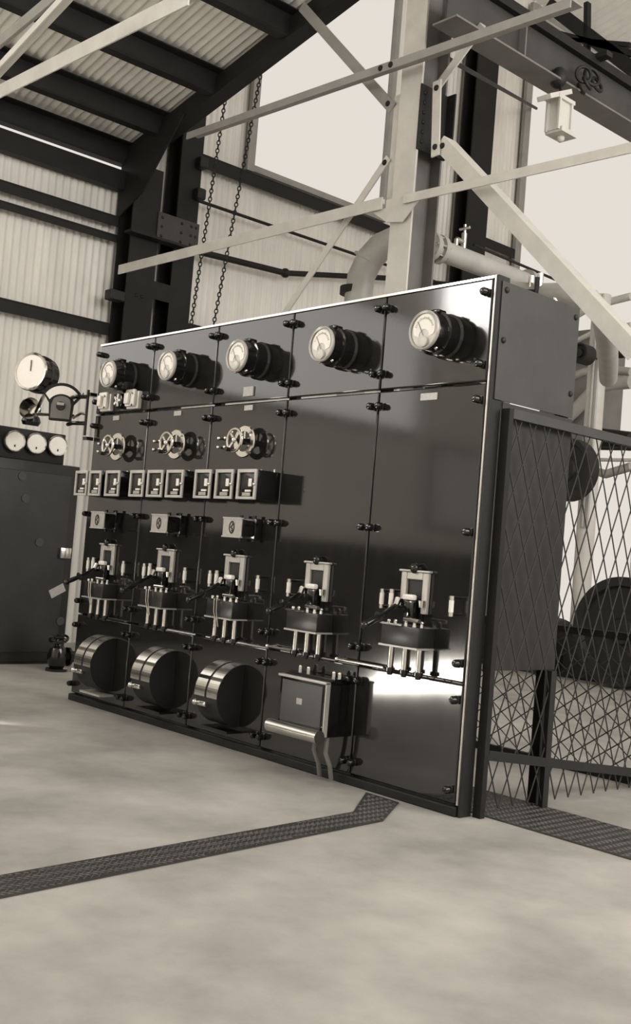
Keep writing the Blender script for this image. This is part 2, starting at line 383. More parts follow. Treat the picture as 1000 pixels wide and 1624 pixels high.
q = lp(886, 185); MB().bx(q.x-.045, q.x+.045, q.y-.065, q.y+.065, q.z-.12, q.z+.12).build('lamp_glass', 'dial_grey', lm, False)
q = lp(889, 213); MB().box(q, (.15, .19, .035)).sph(q-V((0, 0, .03)), .03).build('lamp_base', 'pale_steel', lm, False)
q = at(888, 128, X=gx+.05); MB().cyl(q, lp(889, 158), .012, n=8).build('hanger_rod', 'dark_steel', lm)
MB().sph(at(885, 124, X=gx+.05), .07, (1, .9, 1.2)).build('junction_box', 'matt_black', lm)
cl = thing('chain_coil', 'coil of dark chain and hook slung over the crane girder beside the lantern', 'chain', at(930, 150, X=gx+.1))
for i, (px, py, R) in enumerate([(925, 118, .06), (938, 122, .07), (946, 134, .06), (930, 132, .05), (921, 141, .04)]):
    MB().torus(at(px, py, X=gx+.12), V((1, .3*(i-2), .2*i)), R, .014, 24, 8).build('chain_loop', 'matt_black', cl)
MB().bx(gx+.01, gx+.16, at(938, 100, X=gx).y-.04, at(938, 100, X=gx).y+.04, zt+.02, zt+.06).build('hook_plate', 'matt_black', cl, False)
# roof truss seen at the far top right
TY = 6.9
tr_ = thing('roof_truss', 'dark roof truss of crossing angles far off at the top right corner', 'truss', at(930, 95, Y=TY))
for (p0, p1, wpx) in [((870, 8), (1005, 112), 20), ((822, 38), (1005, 86), 9), ((931, 5), (930, 98), 7), ((700, 20), (870, 48), 8), ((850, 60), (1000, 72), 6)]:
    A, B = at(*p0, Y=TY), at(*p1, Y=TY); mb = MB(); mb.bar(A, B, wpx*(A-CAM).dot(fw)/FPX, .08); mb.build('truss_member', 'dark_steel', tr_, False)
# hanging chains
def chain(label, p0, p1, X0, X1):
    A, B = at(*p0, X=X0), at(*p1, X=X1); L0 = (A-B).length; A = A+(A-B)*((9.2-A.z)/(A.z-B.z)); n = int(64*(A-B).length/L0); mb = MB(); d = (B-A)/n; L = d.length
    dn = d.normalized(); s1 = dn.orthogonal().normalized(); s2 = dn.cross(s1)
    for i in range(n):
        c = A+d*(i+.5); s = s1 if i % 2 else s2
        pts = [c+dn*math.cos(t)*L*.62+s*math.sin(t)*.016 for t in [2*PI*k/8 for k in range(9)]]
        mb.tube(pts, .0062, 5)
    return tag(mb.build('hanging_chain', 'matt_black'), label, 'chain', 'hanging hoist chains')
chain('hoist chain hanging nearest the wall column', (358, 150), (296, 560), -5.6, -5.6)
chain('hoist chain hanging right of the other hoist chain', (409, 140), (332, 550), -5.4, -5.4)

# ================================================================== SWITCHBOARD
XS = [-3.262, -2.625, -1.978, -1.326, -.656, -.012]
ORD = ['leftmost', 'second', 'middle', 'fourth', 'rightmost']
ZB, Z2, Z1, ZT = .05, .56, 1.862, 2.316
BZ = [2.255, 1.94, 1.785, 1.21, .645, .49, .11]
TH = .035
for i in range(5):
    xa, xb = XS[i], XS[i+1]
    desc = {0: 'leftmost polished slate switchboard panel, carrying white porcelain fuses', 1: 'second polished slate switchboard panel from the left',
            2: 'middle polished slate switchboard panel with two small name plates', 3: 'fourth polished slate panel from the left, above the box with cables',
            4: 'rightmost polished slate panel with a bright reflection at its foot'}[i]
    t = thing('switchboard_section', desc, 'switchboard panel', ((xa+xb)/2, TH/2, ZB), 'switchboard panels')
    for (z0, z1) in ((ZB, Z2-.004), (Z2+.004, Z1-.005), (Z1+.005, ZT)):
        MB().bx(xa+.003, xb-.003, 0, TH, z0, z1).build('slate_slab', 'slate', t, True, .0065)
    for z in BZ:
        for sx, x in ((1, xa+.028), (-1, xb-.028)):
            if i == 3 and z < .2 and sx < 0: pass
            MB().lathe((x, 0, z), (0, -1, 0), [(0, .017), (.012, .019), (.014, .0175), (.034, .0175), (.044, .012), (.049, 0)], 14).build('dome_nut', 'black', t)
    if i in (0, 1, 2):
        x = (-2.995, -2.315, -1.645)[i]; MB().bx(x-.036, x+.036, -.005, 0, 1.815, 1.843).build('name_plate', 'plate', t, False)
    if i == 4: MB().bx(-.385, -.285, -.005, 0, 1.80, 1.832).build('name_plate', 'plate', t, False)
    if i == 2: MB().bx(-1.698, -1.613, -.008, 0, 1.893, 1.945).build('name_plate', 'plate', t, False)
# frame: bottom channel, corner posts, top edge strip, rear angles
fr = thing('switchboard_stand', 'dark steel base channel and corner angles framing the switchboard', 'frame', (-1.6, .1, 0))
MB().bx(-3.27, .0, -.012, .09, .0, .042).build('base_channel', 'dark_steel', fr, False, .006)
MB().bx(-3.27, -.012, .0, .05, ZT+.001, ZT+.012).build('top_strip', 'nickel', fr, False)
MB().bx(-.004, .004, -.004, .05, ZB, ZT+.012).build('edge_strip', 'bright_frame', fr, False)
MB().bx(.006, .016, .0, .075, 0, ZT+.012).bx(-.05, .006, .042, .06, 0, ZT).build('corner_angle', 'matt_black', fr, False)
for x in XS[1:5] + [XS[0]+.03]: MB().bx(x-.03, x+.03, TH+.001, TH+.03, .0, ZT-.01).build('rear_angle', 'dark_steel', fr, False)
MB().bx(-3.26, -.02, .56, .59, 2.22, 2.27).build('rear_rail', 'dark_steel', fr, False)
MB().bx(-3.26, -3.22, .56, .60, 0, 2.27).build('rear_post', 'dark_steel', fr, False)
MB().bx(-.05, -.0, .56, .60, 0, 2.27).build('rear_post', 'dark_steel', fr, False)
# steel sheets closing the right end
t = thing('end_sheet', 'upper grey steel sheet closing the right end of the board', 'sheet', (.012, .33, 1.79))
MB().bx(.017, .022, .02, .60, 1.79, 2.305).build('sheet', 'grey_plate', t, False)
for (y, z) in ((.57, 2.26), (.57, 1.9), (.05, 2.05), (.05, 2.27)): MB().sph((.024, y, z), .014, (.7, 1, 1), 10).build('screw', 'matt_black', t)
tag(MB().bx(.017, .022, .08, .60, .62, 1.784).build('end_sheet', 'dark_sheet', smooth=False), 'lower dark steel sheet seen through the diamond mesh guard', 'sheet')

# round meters ------------------------------------------------------------
MZ = 2.078
def round_meter(cx, label, R=.088, L=.165):
    t = thing('panel_meter', label, 'meter', (cx, 0, MZ), 'round meters along the board top')
    o = (cx, 0, MZ); ax = (0, -1, 0)
    MB().lathe(o, ax, [(0, R*1.16), (.02, R*1.16), (.03, R*1.06), (.075, R*1.04), (.078, R*1.12), (.098, R*1.12), (.101, R*1.0), (L-.012, R*.985), (L-.002, R*.97), (L-.002, R*.9)], 44).build('meter_case', 'black', t)
    MB().bx(cx-.025, cx+.025, -.11, -.055, MZ+R*1.0, MZ+R*1.2, .006).build('case_strap', 'black', t)
    MB().lathe(o, ax, [(L-.014, R*.96), (L+.004, R*1.0), (L+.009, R*.96), (L+.004, R*.86)], 44).build('bezel', 'bright_frame', t)
    MB().lathe(o, ax, [(L-.006, R*.9), (L-.001, R*.9), (L-.001, 0)], 44).build('face_plate', 'dial_grey', t)
    y = -(L+.0015)
    pts = []
    for k in range(25):
        a = math.radians(205 - 230*k/24); pts.append((cx+math.cos(a)*R*.72, y, MZ+.008+math.sin(a)*R*.72))
    for k in range(13):
        a = math.radians(-10 + 200*k/12); pts.append((cx+math.cos(a)*R*.33, y, MZ-R*.28+math.sin(a)*R*.34))
    d = MB().prism(pts, (0, .001, 0)).build('dial', 'dial', t, False)
    sc = MB()
    for k in range(19):
        a = math.radians(165-150*k/18); r1, r2 = R*.52, R*(.60 if k % 3 else .64)
        sc.bar((cx+math.cos(a)*r1, y-.0012, MZ+.004+math.sin(a)*r1), (cx+math.cos(a)*r2, y-.0012, MZ+.004+math.sin(a)*r2), .0016, .0006)
    sc.build('scale_marks', 'matt_black', d, False)
    MB().bar((cx, y-.002, MZ-R*.3), (cx-R*.42, y-.002, MZ+R*.44), .0022, .0008).build('needle', 'matt_black', d, False)
    MB().lathe((cx+.004, -L, MZ-R*.58), ax, [(0, R*.27), (.012, R*.27), (.015, R*.2), (.015, 0)], 20).build('maker_badge', 'dial_grey', t)
    for s in (-1, 1): MB().sph((cx+s*R*.5, -.13, MZ-R*.87), .009, n=8).build('case_screw', 'nickel', t)
for i in range(5):
    round_meter((-2.868, -2.226, -1.575, -.91, -.245)[i], 'round black cased meter with white dial at the top of the %s panel' % ['leftmost', 'second', 'middle', 'fourth', 'rightmost'][i])
# porcelain fuse holders and rotary switch on the leftmost panel
for k, (x0, x1, lab) in enumerate(((-3.165, -3.04, 'left white porcelain fuse holder under the leftmost round meter'), (-2.845, -2.715, 'right white porcelain fuse holder under the leftmost round meter'))):
    t = thing('fuse_holder', lab, 'fuse', ((x0+x1)/2, 0, 1.875))
    MB().bx(x0, x1, -.03, 0, 1.875, 1.985, .006).bx(x0+.012, x1-.012, -.055, -.03, 1.885, 1.995, .012).bx(x0+.03, x1-.05, -.075, -.055, 1.90, 1.97, .008).build('porcelain_block', 'porcelain', t, True)
    for z in (1.895, 1.965): MB().cyl((x1-.03, -.055, z), (x1-.03, -.064, z), .008, n=10).build('terminal_screw', 'nickel', t)
t = thing('rotary_switch', 'small round rotary switch between the two porcelain fuse holders', 'switch', (-2.947, 0, 1.93))
MB().lathe((-2.947, 0, 1.935), (0, -1, 0), [(0, .05), (.03, .05), (.034, .044), (.034, 0)], 28).build('switch_base', 'black', t)
for k in range(5):
    a = 2*PI*k/5; MB().box((-2.947+math.cos(a)*.024, -.037, 1.935+math.sin(a)*.024), (.03, .006, .014), Matrix.Rotation(-a, 3, 'Y')).build('contact', 'dial', t, False)
MB().sph((-2.947, -.042, 1.935), .01).build('spindle', 'nickel', t)

# relay boxes row -----------------------------------------------------------
RX = [(-3.16, -3.01), (-2.99, -2.85), (-2.795, -2.635), (-2.52, -2.37), (-2.335, -2.175), (-2.14, -1.975), (-1.867, -1.717), (-1.678, -1.524), (-1.488, -1.33)]
RL = ['leftmost', 'second', 'third', 'fourth', 'fifth (middle)', 'sixth', 'seventh', 'eighth', 'rightmost']
for i, (x0, x1) in enumerate(RX):
    lab = '%s of the nine small glazed relay boxes in a row%s' % (RL[i], '' if i in (0, 8) else ', counted from the left')
    t = thing('relay_box', lab, 'relay', ((x0+x1)/2, 0, 1.32), 'row of glazed relay boxes')
    ZA, ZC, D = 1.317, 1.474, .165
    MB().bx(x0+.004, x1-.004, -D+.012, 0, ZA+.004, ZC-.002, .003).build('relay_case', 'black', t)
    f = MB(); w_ = .017
    f.bx(x0, x0+w_, -D, -D+.012, ZA, ZC); f.bx(x1-w_, x1, -D, -D+.012, ZA, ZC); f.bx(x0+w_, x1-w_, -D, -D+.012, ZA, ZA+.014); f.bx(x0+w_, x1-w_, -D, -D+.012, ZC-.018, ZC)
    f.build('door_frame', 'bright_frame', t, False, .002)
    MB().bx(x0+w_, x1-w_, -D+.003, -D+.006, ZA+.014, ZC-.018).build('door_glass', 'glass', t, False)
    cx = (x0+x1)/2
    MB().bx(cx+.012, cx+.038, -D+.006, -D+.0115, ZA+.068, ZA+.108).bx(cx-.012, cx+.035, -D+.006, -D+.0115, ZA+.04, ZA+.05).build('relay_coil', 'dial', t, False)
    MB().bx(cx-.036, cx+.03, -D+.008, -D+.0118, ZA+.018, ZA+.036).build('relay_tag', 'plate', t, False)
    MB().sph((x1-.004, -D-.006, ZA+.078), .008, n=8).build('latch', 'nickel', t)
    for s in (x0+.03, x1-.02): MB().cyl((s, -.03, ZC-.004), (s, -.03, ZC+.012), .006, n=8).build('terminal', 'nickel', t)

# handwheels ------------------------------------------------------------------
WX3 = [-2.88, -2.24, -1.60]
WL = ['leftmost', 'middle', 'right hand']
WZ = 1.637
for i, x in enumerate(WX3):
    t = thing('rheostat_handwheel', 'nickel spoked rheostat handwheel on the %s of the three wheeled panels' % WL[i], 'handwheel', (x, 0, WZ), 'rheostat handwheels')
    ax = (0, -1, 0)
    MB().lathe((x, 0, WZ), ax, [(0, .032), (.01, .032), (.014, .018), (.118, .014), (.120, 0)], 20).build('spindle', 'black', t)
    d = MB().lathe((x, -.040, WZ), ax, [(0, .058), (0, .086), (.008, .088), (.014, .084), (.014, .056), (0, .058)], 44).build('graduated_ring', 'nickel', t)
    sp_ = MB()
    for k in range(3):
        a = PI/2+2*PI*k/3; sp_.bar((x, -.047, WZ), (x+math.cos(a)*.06, -.047, WZ+math.sin(a)*.06), .014, .006)
    sp_.build('ring_spoke', 'nickel', d, False)
    wh = MB().torus((x, -.115, WZ), ax, .060, .009, 40, 10).build('wheel_rim', 'nickel', t)
    s2 = MB()
    for k in range(4):
        a = PI/4+PI/2*k; s2.bar((x, -.113, WZ), (x+math.cos(a)*.057, -.115, WZ+math.sin(a)*.057), .013, .007)
    s2.sph((x, -.118, WZ), .017, (1, .8, 1)).build('wheel_spoke', 'nickel', wh)
    MB().cyl((x-.02, -.118, WZ-.052), (x-.02, -.155, WZ-.052), .010, .012, n=14).build('wheel_knob', 'black', wh)
    for (dx, dz) in ((-.25, .026), (-.19, .026), (-.25, -.024), (-.19, -.024)):
        MB().cyl((x+dx, 0, WZ+dz), (x+dx, -.03, WZ+dz), .007, n=10).sph((x+dx, -.032, WZ+dz), .012, n=10).build('terminal_stud', 'nickel', t)

# emblem boxes -----------------------------------------------------------------
for i, cx in enumerate((-2.905, -2.21, -1.53)):
    ZE = 1.17; D = .13 if i != 0 else .12; hw_ = .078
    t = thing('cutout_box', 'small black box with pale front and oval emblem, %s of three below the relay boxes' % ['left', 'middle', 'right'][i], 'box', (cx, 0, ZE-.05), 'emblem boxes under the relay row')
    MB().bx(cx-.085, cx+.085, -.05, 0, ZE-.055, ZE+.055, .006).bx(cx-hw_+.006, cx+hw_-.006, -D, -.05, ZE-.042, ZE+.042, .004).build('box_body', 'black', t)
    MB().bx(cx-hw_, cx+hw_, -D-.008, -D, ZE-.048, ZE+.048).build('front_plate', 'plate', t, False, .002)
    MB().bx(cx-hw_-.002, cx+hw_+.002, -D-.012, -D+.004, ZE+.046, ZE+.053).bx(cx-hw_-.002, cx+hw_+.002, -D-.012, -D+.004, ZE-.053, ZE-.046).build('edge_trim', 'bright_frame', t, False)
    em = MB().torus((cx, -D-.009, ZE), (0, 1, 0), .020, .003, 24, 6)
    for v in em.bm.verts: v.co.z = ZE+(v.co.z-ZE)*1.5
    em.tube([(cx+.010*math.sin(k*.9)*(1 if k % 2 else .6), -D-.009, ZE-.02+.004*k) for k in range(11)], .0032, 6).build('emblem', 'matt_black', t)
    for s in (-.06, .05): MB().cyl((cx+s, -.03, ZE+.055), (cx+s, -.03, ZE+.070), .010, n=10).cyl((cx+s, -.03, ZE-.055), (cx+s, -.03, ZE-.068), .010, n=10).build('thumb_nut', 'black', t)

# circuit breakers ----------------------------------------------------------------
def breaker(c, i):
    t = thing('circuit_breaker', ['leftmost', 'second', 'middle', 'fourth', 'rightmost'][i] + ' circuit breaker with bright arch and black lever handle, near the board foot', 'circuit breaker', (c, 0, .55), 'circuit breakers along the board')
    # arch frame
    f = MB(); y0, y1 = -.020, -.002
    f.bx(c-.082, c-.048, y0, y1, .885, 1.018); f.bx(c+.048, c+.082, y0, y1, .835, 1.018); f.bx(c-.048, c+.048, y0, y1, .985, 1.018)
    f.bx(c-.092, c+.092, y0-.008, y1, 1.018, 1.028)
    f.build('arch_frame', 'bright_frame', t, False, .004)
    MB().bx(c-.048, c+.048, -.006, -.001, .80, .985).build('arch_back', 'matt_black', t, False)
    MB().sph((c, -.025, 1.035), .022, (1, .9, 1.1)).cyl((c-.04, -.02, 1.034), (c+.04, -.02, 1.034), .008, n=10).build('top_bolt', 'black', t)
    for s in (-1, 1): MB().cyl((c+s*.065, -.034, .895), (c+s*.065, -.034, .865), .016, .012, n=12).build('pivot_boss', 'nickel', t)
    MB().bx(c-.034, c+.034, -.058, -.03, .892, .918, .008).build('contact_block', 'porcelain', t)
    MB().bx(c-.03, c+.03, -.05, -.006, .80, .892, .01).build('contact_arm', 'black', t)
    # lever
    hx = c-.065
    MB().tube([(hx, -.045, .893), (hx+.004, -.06, .868), (hx, -.075, .852)], [.016, .013, .010], 10).build('lever_link', 'nickel', t)
    hd = MB().tube([(hx+.006, -.06, .868), (hx+.004, -.13, .828), (hx+.002, -.17, .808)], .009, 10).build('lever', 'black', t)
    MB().lathe((hx+.002, -.158, .813), V((0, -1, -.45)), [(0, .012), (.004, .026), (.010, .026), (.014, .012)], 18).build('lever_collar', 'black', hd)
    MB().tube([(hx+.002, -.165, .808), (hx, -.205, .790), (hx-.002, -.245, .772)], [.012, .015, .013], 12).sph((hx-.002, -.248, .771), .018).build('lever_grip', 'black', hd)
    # base shelf, hinge gear and box
    ZT_, ZB_ = .778, .690
    MB().bx(c-.10, c+.125, -.105, 0, ZB_, ZT_, .004).build('breaker_case', 'cabinet', t)
    MB().bx(c-.105, c+.03, -.112, -.07, ZT_, ZT_+.008).build('top_edge', 'nickel', t, False)
    MB().bx(c-.105, c+.128, -.112, 0, ZB_-.008, ZB_).build('bottom_edge', 'bright_frame', t, False)
    for (dx, dy, dz) in ((-.07, -.09, .015), (-.03, -.09, .018), (.03, -.085, .02), (.075, -.08, .022), (.10, -.06, .02)):
        MB().cyl((c+dx, dy, ZT_), (c+dx, dy, ZT_+dz), .010, .007, n=10).sph((c+dx, dy, ZT_+dz), .009, n=8).build('terminal', 'nickel', t)
    MB().cyl((c+.02, -.09, ZT_+.03), (c+.11, -.09, ZT_+.03), .009, n=10).build('trip_bar', 'nickel', t)
    # studs below
    n = 3
    for k in range(n):
        x = c-.075+.085*k
        MB().cyl((x, -.055, ZB_-.008), (x, -.055, .575), .0135, n=12).build('contact_stud', 'nickel', t)
        MB().lathe((x, -.055, .585), (0, 0, -1), [(0, .014), (.002, .022), (.018, .022), (.02, .014), (.034, .012), (.036, 0)], 12).build('stud_nut', 'black', t)
    if i < 3:
        MB().tube([(c-.02, -.118, ZT_+.01), (c-.01, -.122, .72), (c+.006, -.11, .64)], .0035, 6).tube([(c+.004, -.118, ZT_+.01), (c+.012, -.122, .72), (c+.022, -.11, .64)], .0035, 6).build('pull_wire', 'nickel', t)
BC = [-2.935, -2.29, -1.637, -.975, -.322]
for i, c in enumerate(BC): breaker(c, i)
# cartridge fuses beside the breakers
def fuse(x, z, label):
    t = thing('cartridge_fuse', label, 'fuse', (x, 0, z-.04), 'white cartridge fuses beside the breakers')
    MB().cyl((x, -.05, z-.032), (x, -.05, z+.032), .011, n=14).build('fuse_tube', 'porcelain', t)
    for s in (-1, 1):
        MB().cyl((x, -.05, z+s*.026), (x, -.05, z+s*.044), .0125, n=14).build('fuse_cap', 'nickel', t)
        MB().cyl((x, 0, z+s*.036), (x, -.05, z+s*.036), .006, n=8).build('fuse_clip', 'black', t)
FN = ['leftmost', 'second', 'middle', 'fourth', 'rightmost']
for i, c in enumerate(BC):
    if i == 3:
        fuse(c-.165, .886, 'lone white cartridge fuse left of the fourth circuit breaker'); continue
    fuse(c-.165, .886, 'outer of two white cartridge fuses left of the %s circuit breaker' % FN[i])
    fuse(c-.107, .890, 'inner of two white cartridge fuses left of the %s circuit breaker' % FN[i])
    fuse(c+.25, .887, 'white cartridge fuse right of the %s circuit breaker' % FN[i])
# thin bus rods above the bottom slabs
for (x0, x1, z, lab) in ((-1.29, -1.09, .575, 'thin bright rod left of the fourth breaker studs'), (-.77, -.46, .573, 'thin bright rod left of the rightmost breaker studs')):
    tag(MB().cyl((x0, -.03, z), (x1, -.03, z), .008, n=10).sph((x0, -.03, z), .013).cyl((x0+.01, 0, z), (x0+.01, -.03, z), .006, n=8).cyl((x1-.02, 0, z), (x1-.02, -.03, z), .006, n=8).build('bus_rod', 'nickel'), lab, 'rod')

# half round brass hoods --------------------------------------------------------------
for i, xc in enumerate((-2.865, -2.22, -1.595)):
    t = thing('rheostat_hood', '%s polished half round brass hood at the board foot' % ['leftmost', 'middle', 'right hand'][i], 'hood', (xc, 0, .2), 'brass hoods')
    R, zc, hwid = .170, .285, .098
    def band(x0, x1, r, a0, a1, th=.004):
        mb = MB(); n = 22; pts = []
        for k in range(n+1):
            a = math.radians(a0+(a1-a0)*k/n); pts.append((x0, -math.cos(a)*r, zc+math.sin(a)*r))
        for k in range(n, -1, -1):
            a = math.radians(a0+(a1-a0)*k/n); pts.append((x0, -math.cos(a)*(r-th), zc+math.sin(a)*(r-th)))
        for k in range(n):
            q = [pts[k], pts[k+1], pts[2*n-k], pts[2*n+1-k]]; mb.prism(q, (x1-x0, 0, 0))
        bmesh.ops.remove_doubles(mb.bm, verts=mb.bm.verts, dist=1e-5)
        return mb
    band(xc-hwid, xc-.008, R, -4, 92).build('brass_band', 'brass', t); band(xc+.010, xc+hwid, R, -4, 92).build('brass_band', 'brass', t)
    half = [(xc-hwid+.004, 0, zc+R-.005)]+[(xc-hwid+.004, -math.cos(math.radians(a))*(R-.005), zc+math.sin(math.radians(a))*(R-.005)) for a in range(90, -86, -8)]+[(xc-hwid+.004, 0, zc-R+.01)]
    MB().prism(half, (2*hwid-.008, 0, 0)).build('hood_drum', 'matt_black', t)
    MB().bx(xc-.07, xc+.02, -.185, -.15, zc-.06, zc-.035, .004).sph((xc-.06, -.19, zc-.045), .016).build('front_clamp', 'nickel', t)
    MB().bx(xc-hwid-.02, xc+hwid+.02, -.10, 0, zc-.19, zc-.178).build('bottom_plate', 'bright_frame' if i == 0 else 'black', t, False)
# box with cables on the fourth panel -----------------------------------------------------
x0, x1, D = -1.03, -.70, .15
t = thing('voltage_regulator_box', 'black metal box with bright lip and roll at its foot, on the fourth panel', 'box', ((x0+x1)/2, 0, .17), None)
MB().bx(x0, x1, -D, 0, .215, .465, .006).build('box_case', 'black', t)
MB().bx(x0+.02, x1-.02, -D-.004, -D, .24, .45).build('front_plate', 'cabinet', t, False, .002)
MB().bx(x0-.006, x1+.006, -D-.012, -D+.02, .462, .474, .003).build('top_lip', 'bright_frame', t, True)
MB().bx(x0, x1, -D+.03, -.02, .465, .478).bx(x0, x1, -D+.05, -.02, .478, .486).build('stepped_top', 'black', t, True)
MB().bx(x1, x1+.006, -D-.006, -D+.02, .22, .47).build('edge_strip', 'bright_frame', t, False)
MB().cyl((x0-.02, -D-.03, .222), (x1+.01, -D-.03, .222), .032, n=24).build('bottom_roll', 'brass', t)
MB().bx((x0+x1)/2-.03, (x0+x1)/2+.01, -D-.008, -D-.004, .345, .375, .002).build('badge', 'plate', t)
for x in (x0+.03, x0+.09, x1-.02, x1-.06): MB().cyl((x, -.05, .486), (x, -.05, .506), .012, n=10).sph((x, -.05, .508), .011).build('terminal', 'nickel', t)
for k, x in enumerate((-.80, -.72)):
    MB().tube([(x, -.10, .215), (x-.005, -.10, .14), (x+.005, -.075, .08), (x-.005, -.05, .015)], .011, 10).build('cable', 'grey_steel', t)

# ================================================================== LEFT: swing bracket instruments and cabinet
br = thing('swing_bracket', 'dark iron swing bracket on the left edge of the board', 'bracket', (-3.3, -.05, 1.75))
nrm = V((.80, -.60, 0)).normalized(); tn = V((.60, .80, 0))   # plate normal and its in-plane horizontal
MB().cyl((-3.29, -.05, 1.72), (-3.29, -.05, 2.02), .009, n=12).build('hinge_post', 'black', br)
sc_ = at(98, 636, Y=-.12)
for z in (1.975, 1.80): MB().tube([(-3.29, -.05, z), (sc_.x+.12, -.09, z), (sc_.x, sc_.y+.06, z)], .014, 8).build('bracket_arm', 'black', br)
MB().tube([(-3.29, -.05, 1.86), (-3.36, -.05, 1.87), (-3.44, -.06, 1.84)], .009, 8).build('bracket_arm', 'nickel', br)
for z in (1.69, 1.98): MB().bx(-3.31, -3.26, -.05, 0, z, z+.022).build('hinge_lug', 'black', br, False)
# sector meter
t = thing('sector_meter', 'fan shaped grey meter with white curved scale at left of the board', 'meter', sc_-V((0, 0, .13)))
k = (sc_-CAM).dot(fw)/FPX
def sp2(px, py, off=0):   # design drawn in the meter's own plane, metres
    return sc_ + tn*((px-98)*k) + V((0, 0, 1))*((636-py)*k) + nrm*off
outl = [(80, 667), (114, 667), (116, 640), (129, 624), (130, 619)] + [(98+34*math.sin(math.radians(a)), 640-33*math.cos(math.radians(a))) for a in range(62, -63, -10)] + [(66, 619), (67, 624), (78, 640)]
MB().prism([sp2(x, y) for x, y in outl], -nrm*.05).build('meter_case', 'dark_steel', t, True, .003)
arc = [(98+30*math.sin(math.radians(a)), 641-29*math.cos(math.radians(a))) for a in range(-60, 61, 8)] + [(98+22*math.sin(math.radians(a)), 645-20*math.cos(math.radians(a))) for a in range(60, -61, -10)]
MB().prism([sp2(x, y, .004) for x, y in arc], -nrm*.004).build('scale', 'dial', t, False)
body = [(82, 664), (112, 664), (113, 643)] + [(98+17*math.sin(math.radians(a)), 643-15*math.cos(math.radians(a))) for a in range(50, -51, -10)] + [(82, 643)]
MB().prism([sp2(x, y, .003) for x, y in body], -nrm*.003).build('face_plate', 'grey_steel', t, False)
q = sp2(97, 644, .003); MB().lathe(q, nrm, [(0, .030), (.012, .028), (.013, 0)], 24).build('badge', 'matt_black', t)
q = sp2(97, 641, .016); MB().box(q, (.002, .046, .018), Matrix((nrm, tn, V((0, 0, 1)))).transposed()).build('badge_plate', 'plate', t, False)
# big round gauge
gc = at(49, 589, Y=-.22)
def gauge(c, n, R, L, name, label, back='black', grp=None, hole=False):
    t = thing(name, label, 'gauge', c-V((0, 0, R)), grp)
    n = V(n).normalized()
    MB().lathe(c-n*L, n, [(0, 0), (0, R*.8), (L*.12, R*.98), (L*.3, R*.98), (L*.34, R*1.03), (L*.5, R*1.03), (L*.55, R*.95), (L, R*.95)], 36).build('gauge_case', back, t)
    MB().lathe(c-n*.01, n, [(0, R*.93), (.008, R*1.04), (.018, R*1.0), (.014, R*.9)], 36).build('bezel', 'nickel', t)
    MB().lathe(c, n, [(-.004, R*.95), (.002, R*.95), (.002, 0)], 36).build('dial', 'dial', t)
    if hole: MB().sph(c+n*.004-V((0, 0, R*.45)), R*.13, (.6, .6, 1), 10).build('pivot', 'matt_black', t)
    else: MB().bar(c+n*.005, c+n*.005+V((0, 0, R*.6)), .006, .003, n).build('needle', 'matt_black', t, False)
    return t
gauge(gc, (.42, -.9, .05), .128, .17, 'synchronising_gauge', 'large round white faced gauge above the fan shaped meter')
g2 = at(38, 651, Y=.22)
t = thing('signal_lamp', 'bright curved reflector lamp below the large round gauge', 'lamp', g2-V((0, 0, .16)))
MB().lathe(g2+V((.05, .06, 0)), (.6, -.7, .1), [(0, .0), (0, .05), (.05, .075), (.10, .085), (.11, .075)], 28).build('reflector', 'nickel', t)
MB().lathe(g2+V((.03, .05, -.11)), (.1, 0, 1), [(0, 0), (0, .06), (.03, .075), (.07, .06), (.09, .03)], 20).build('lamp_socket', 'black', t)
MB().cyl(g2+V((.05, .06, -.02)), (-3.5, -.03, 1.86), .012, n=8).build('lamp_arm', 'black', t)
MB().tube([gc+V((-.02, .16, -.05)), g2+V((.06, .07, .0))], .014, 8).build('support_stem', 'black', t)
# cabinet by the wall
CXF = -5.0
cb = thing('control_cabinet', 'tall dark cabinet standing near the left wall', 'cabinet', (-5.2, .35, 0))
MB().bx(-5.45, CXF, -.55, .91, .02, 1.635, .006).build('cabinet_body', 'cabinet', cb)
MB().bx(-5.43, CXF-.02, -.52, .88, 0, .02).build('plinth', 'matt_black', cb, False)
MB().bx(CXF, CXF+.012, -.10, .84, .10, 1.55).build('door', 'cabinet', cb, False, .004)
dr = cb.children
h_ = at(102, 877, X=CXF+.02); MB().bx(CXF+.012, CXF+.05, h_.y-.05, h_.y+.05, h_.z-.045, h_.z+.045, .008).build('door_handle', 'nickel', [o for o in cb.children if o.name.startswith('door')][0])
h_ = at(91, 937, X=CXF+.02); MB().box((CXF+.016, h_.y, h_.z), (.006, .14, .07), Matrix.Rotation(.5, 3, 'X')).build('notice_card', 'plate', cb, False)
for (px, py) in ((35, 755), (40, 790), (62, 860), (95, 985)):
    h_ = at(px, py, X=CXF+.01); MB().cyl((CXF+.012, h_.y, h_.z), (CXF+.02, h_.y, h_.z), .035, n=20).build('disc', 'grey_plate', cb)
gb = thing('gauge_board', 'dark board on top of the cabinet holding a row of small gauges', 'panel', (-5.1, .3, 1.635))
MB().bx(-5.3, CXF-.02, -.55, .765, 1.636, 1.885, .006).build('panel', 'matt_black', gb)
for i, (px, lab) in enumerate(((92, 'right hand of the small round white gauges on the cabinet'), (58, 'small round white gauge in the row, left of the right hand one'), (24, 'small round white gauge cut by the left picture edge'))):
    c = at(px, 707 - (92-px)*.11, X=CXF+.03)
    gauge(c, (1, -.1, 0), .082, .045, 'pressure_gauge', lab, 'black', 'small gauges on the cabinet', True)
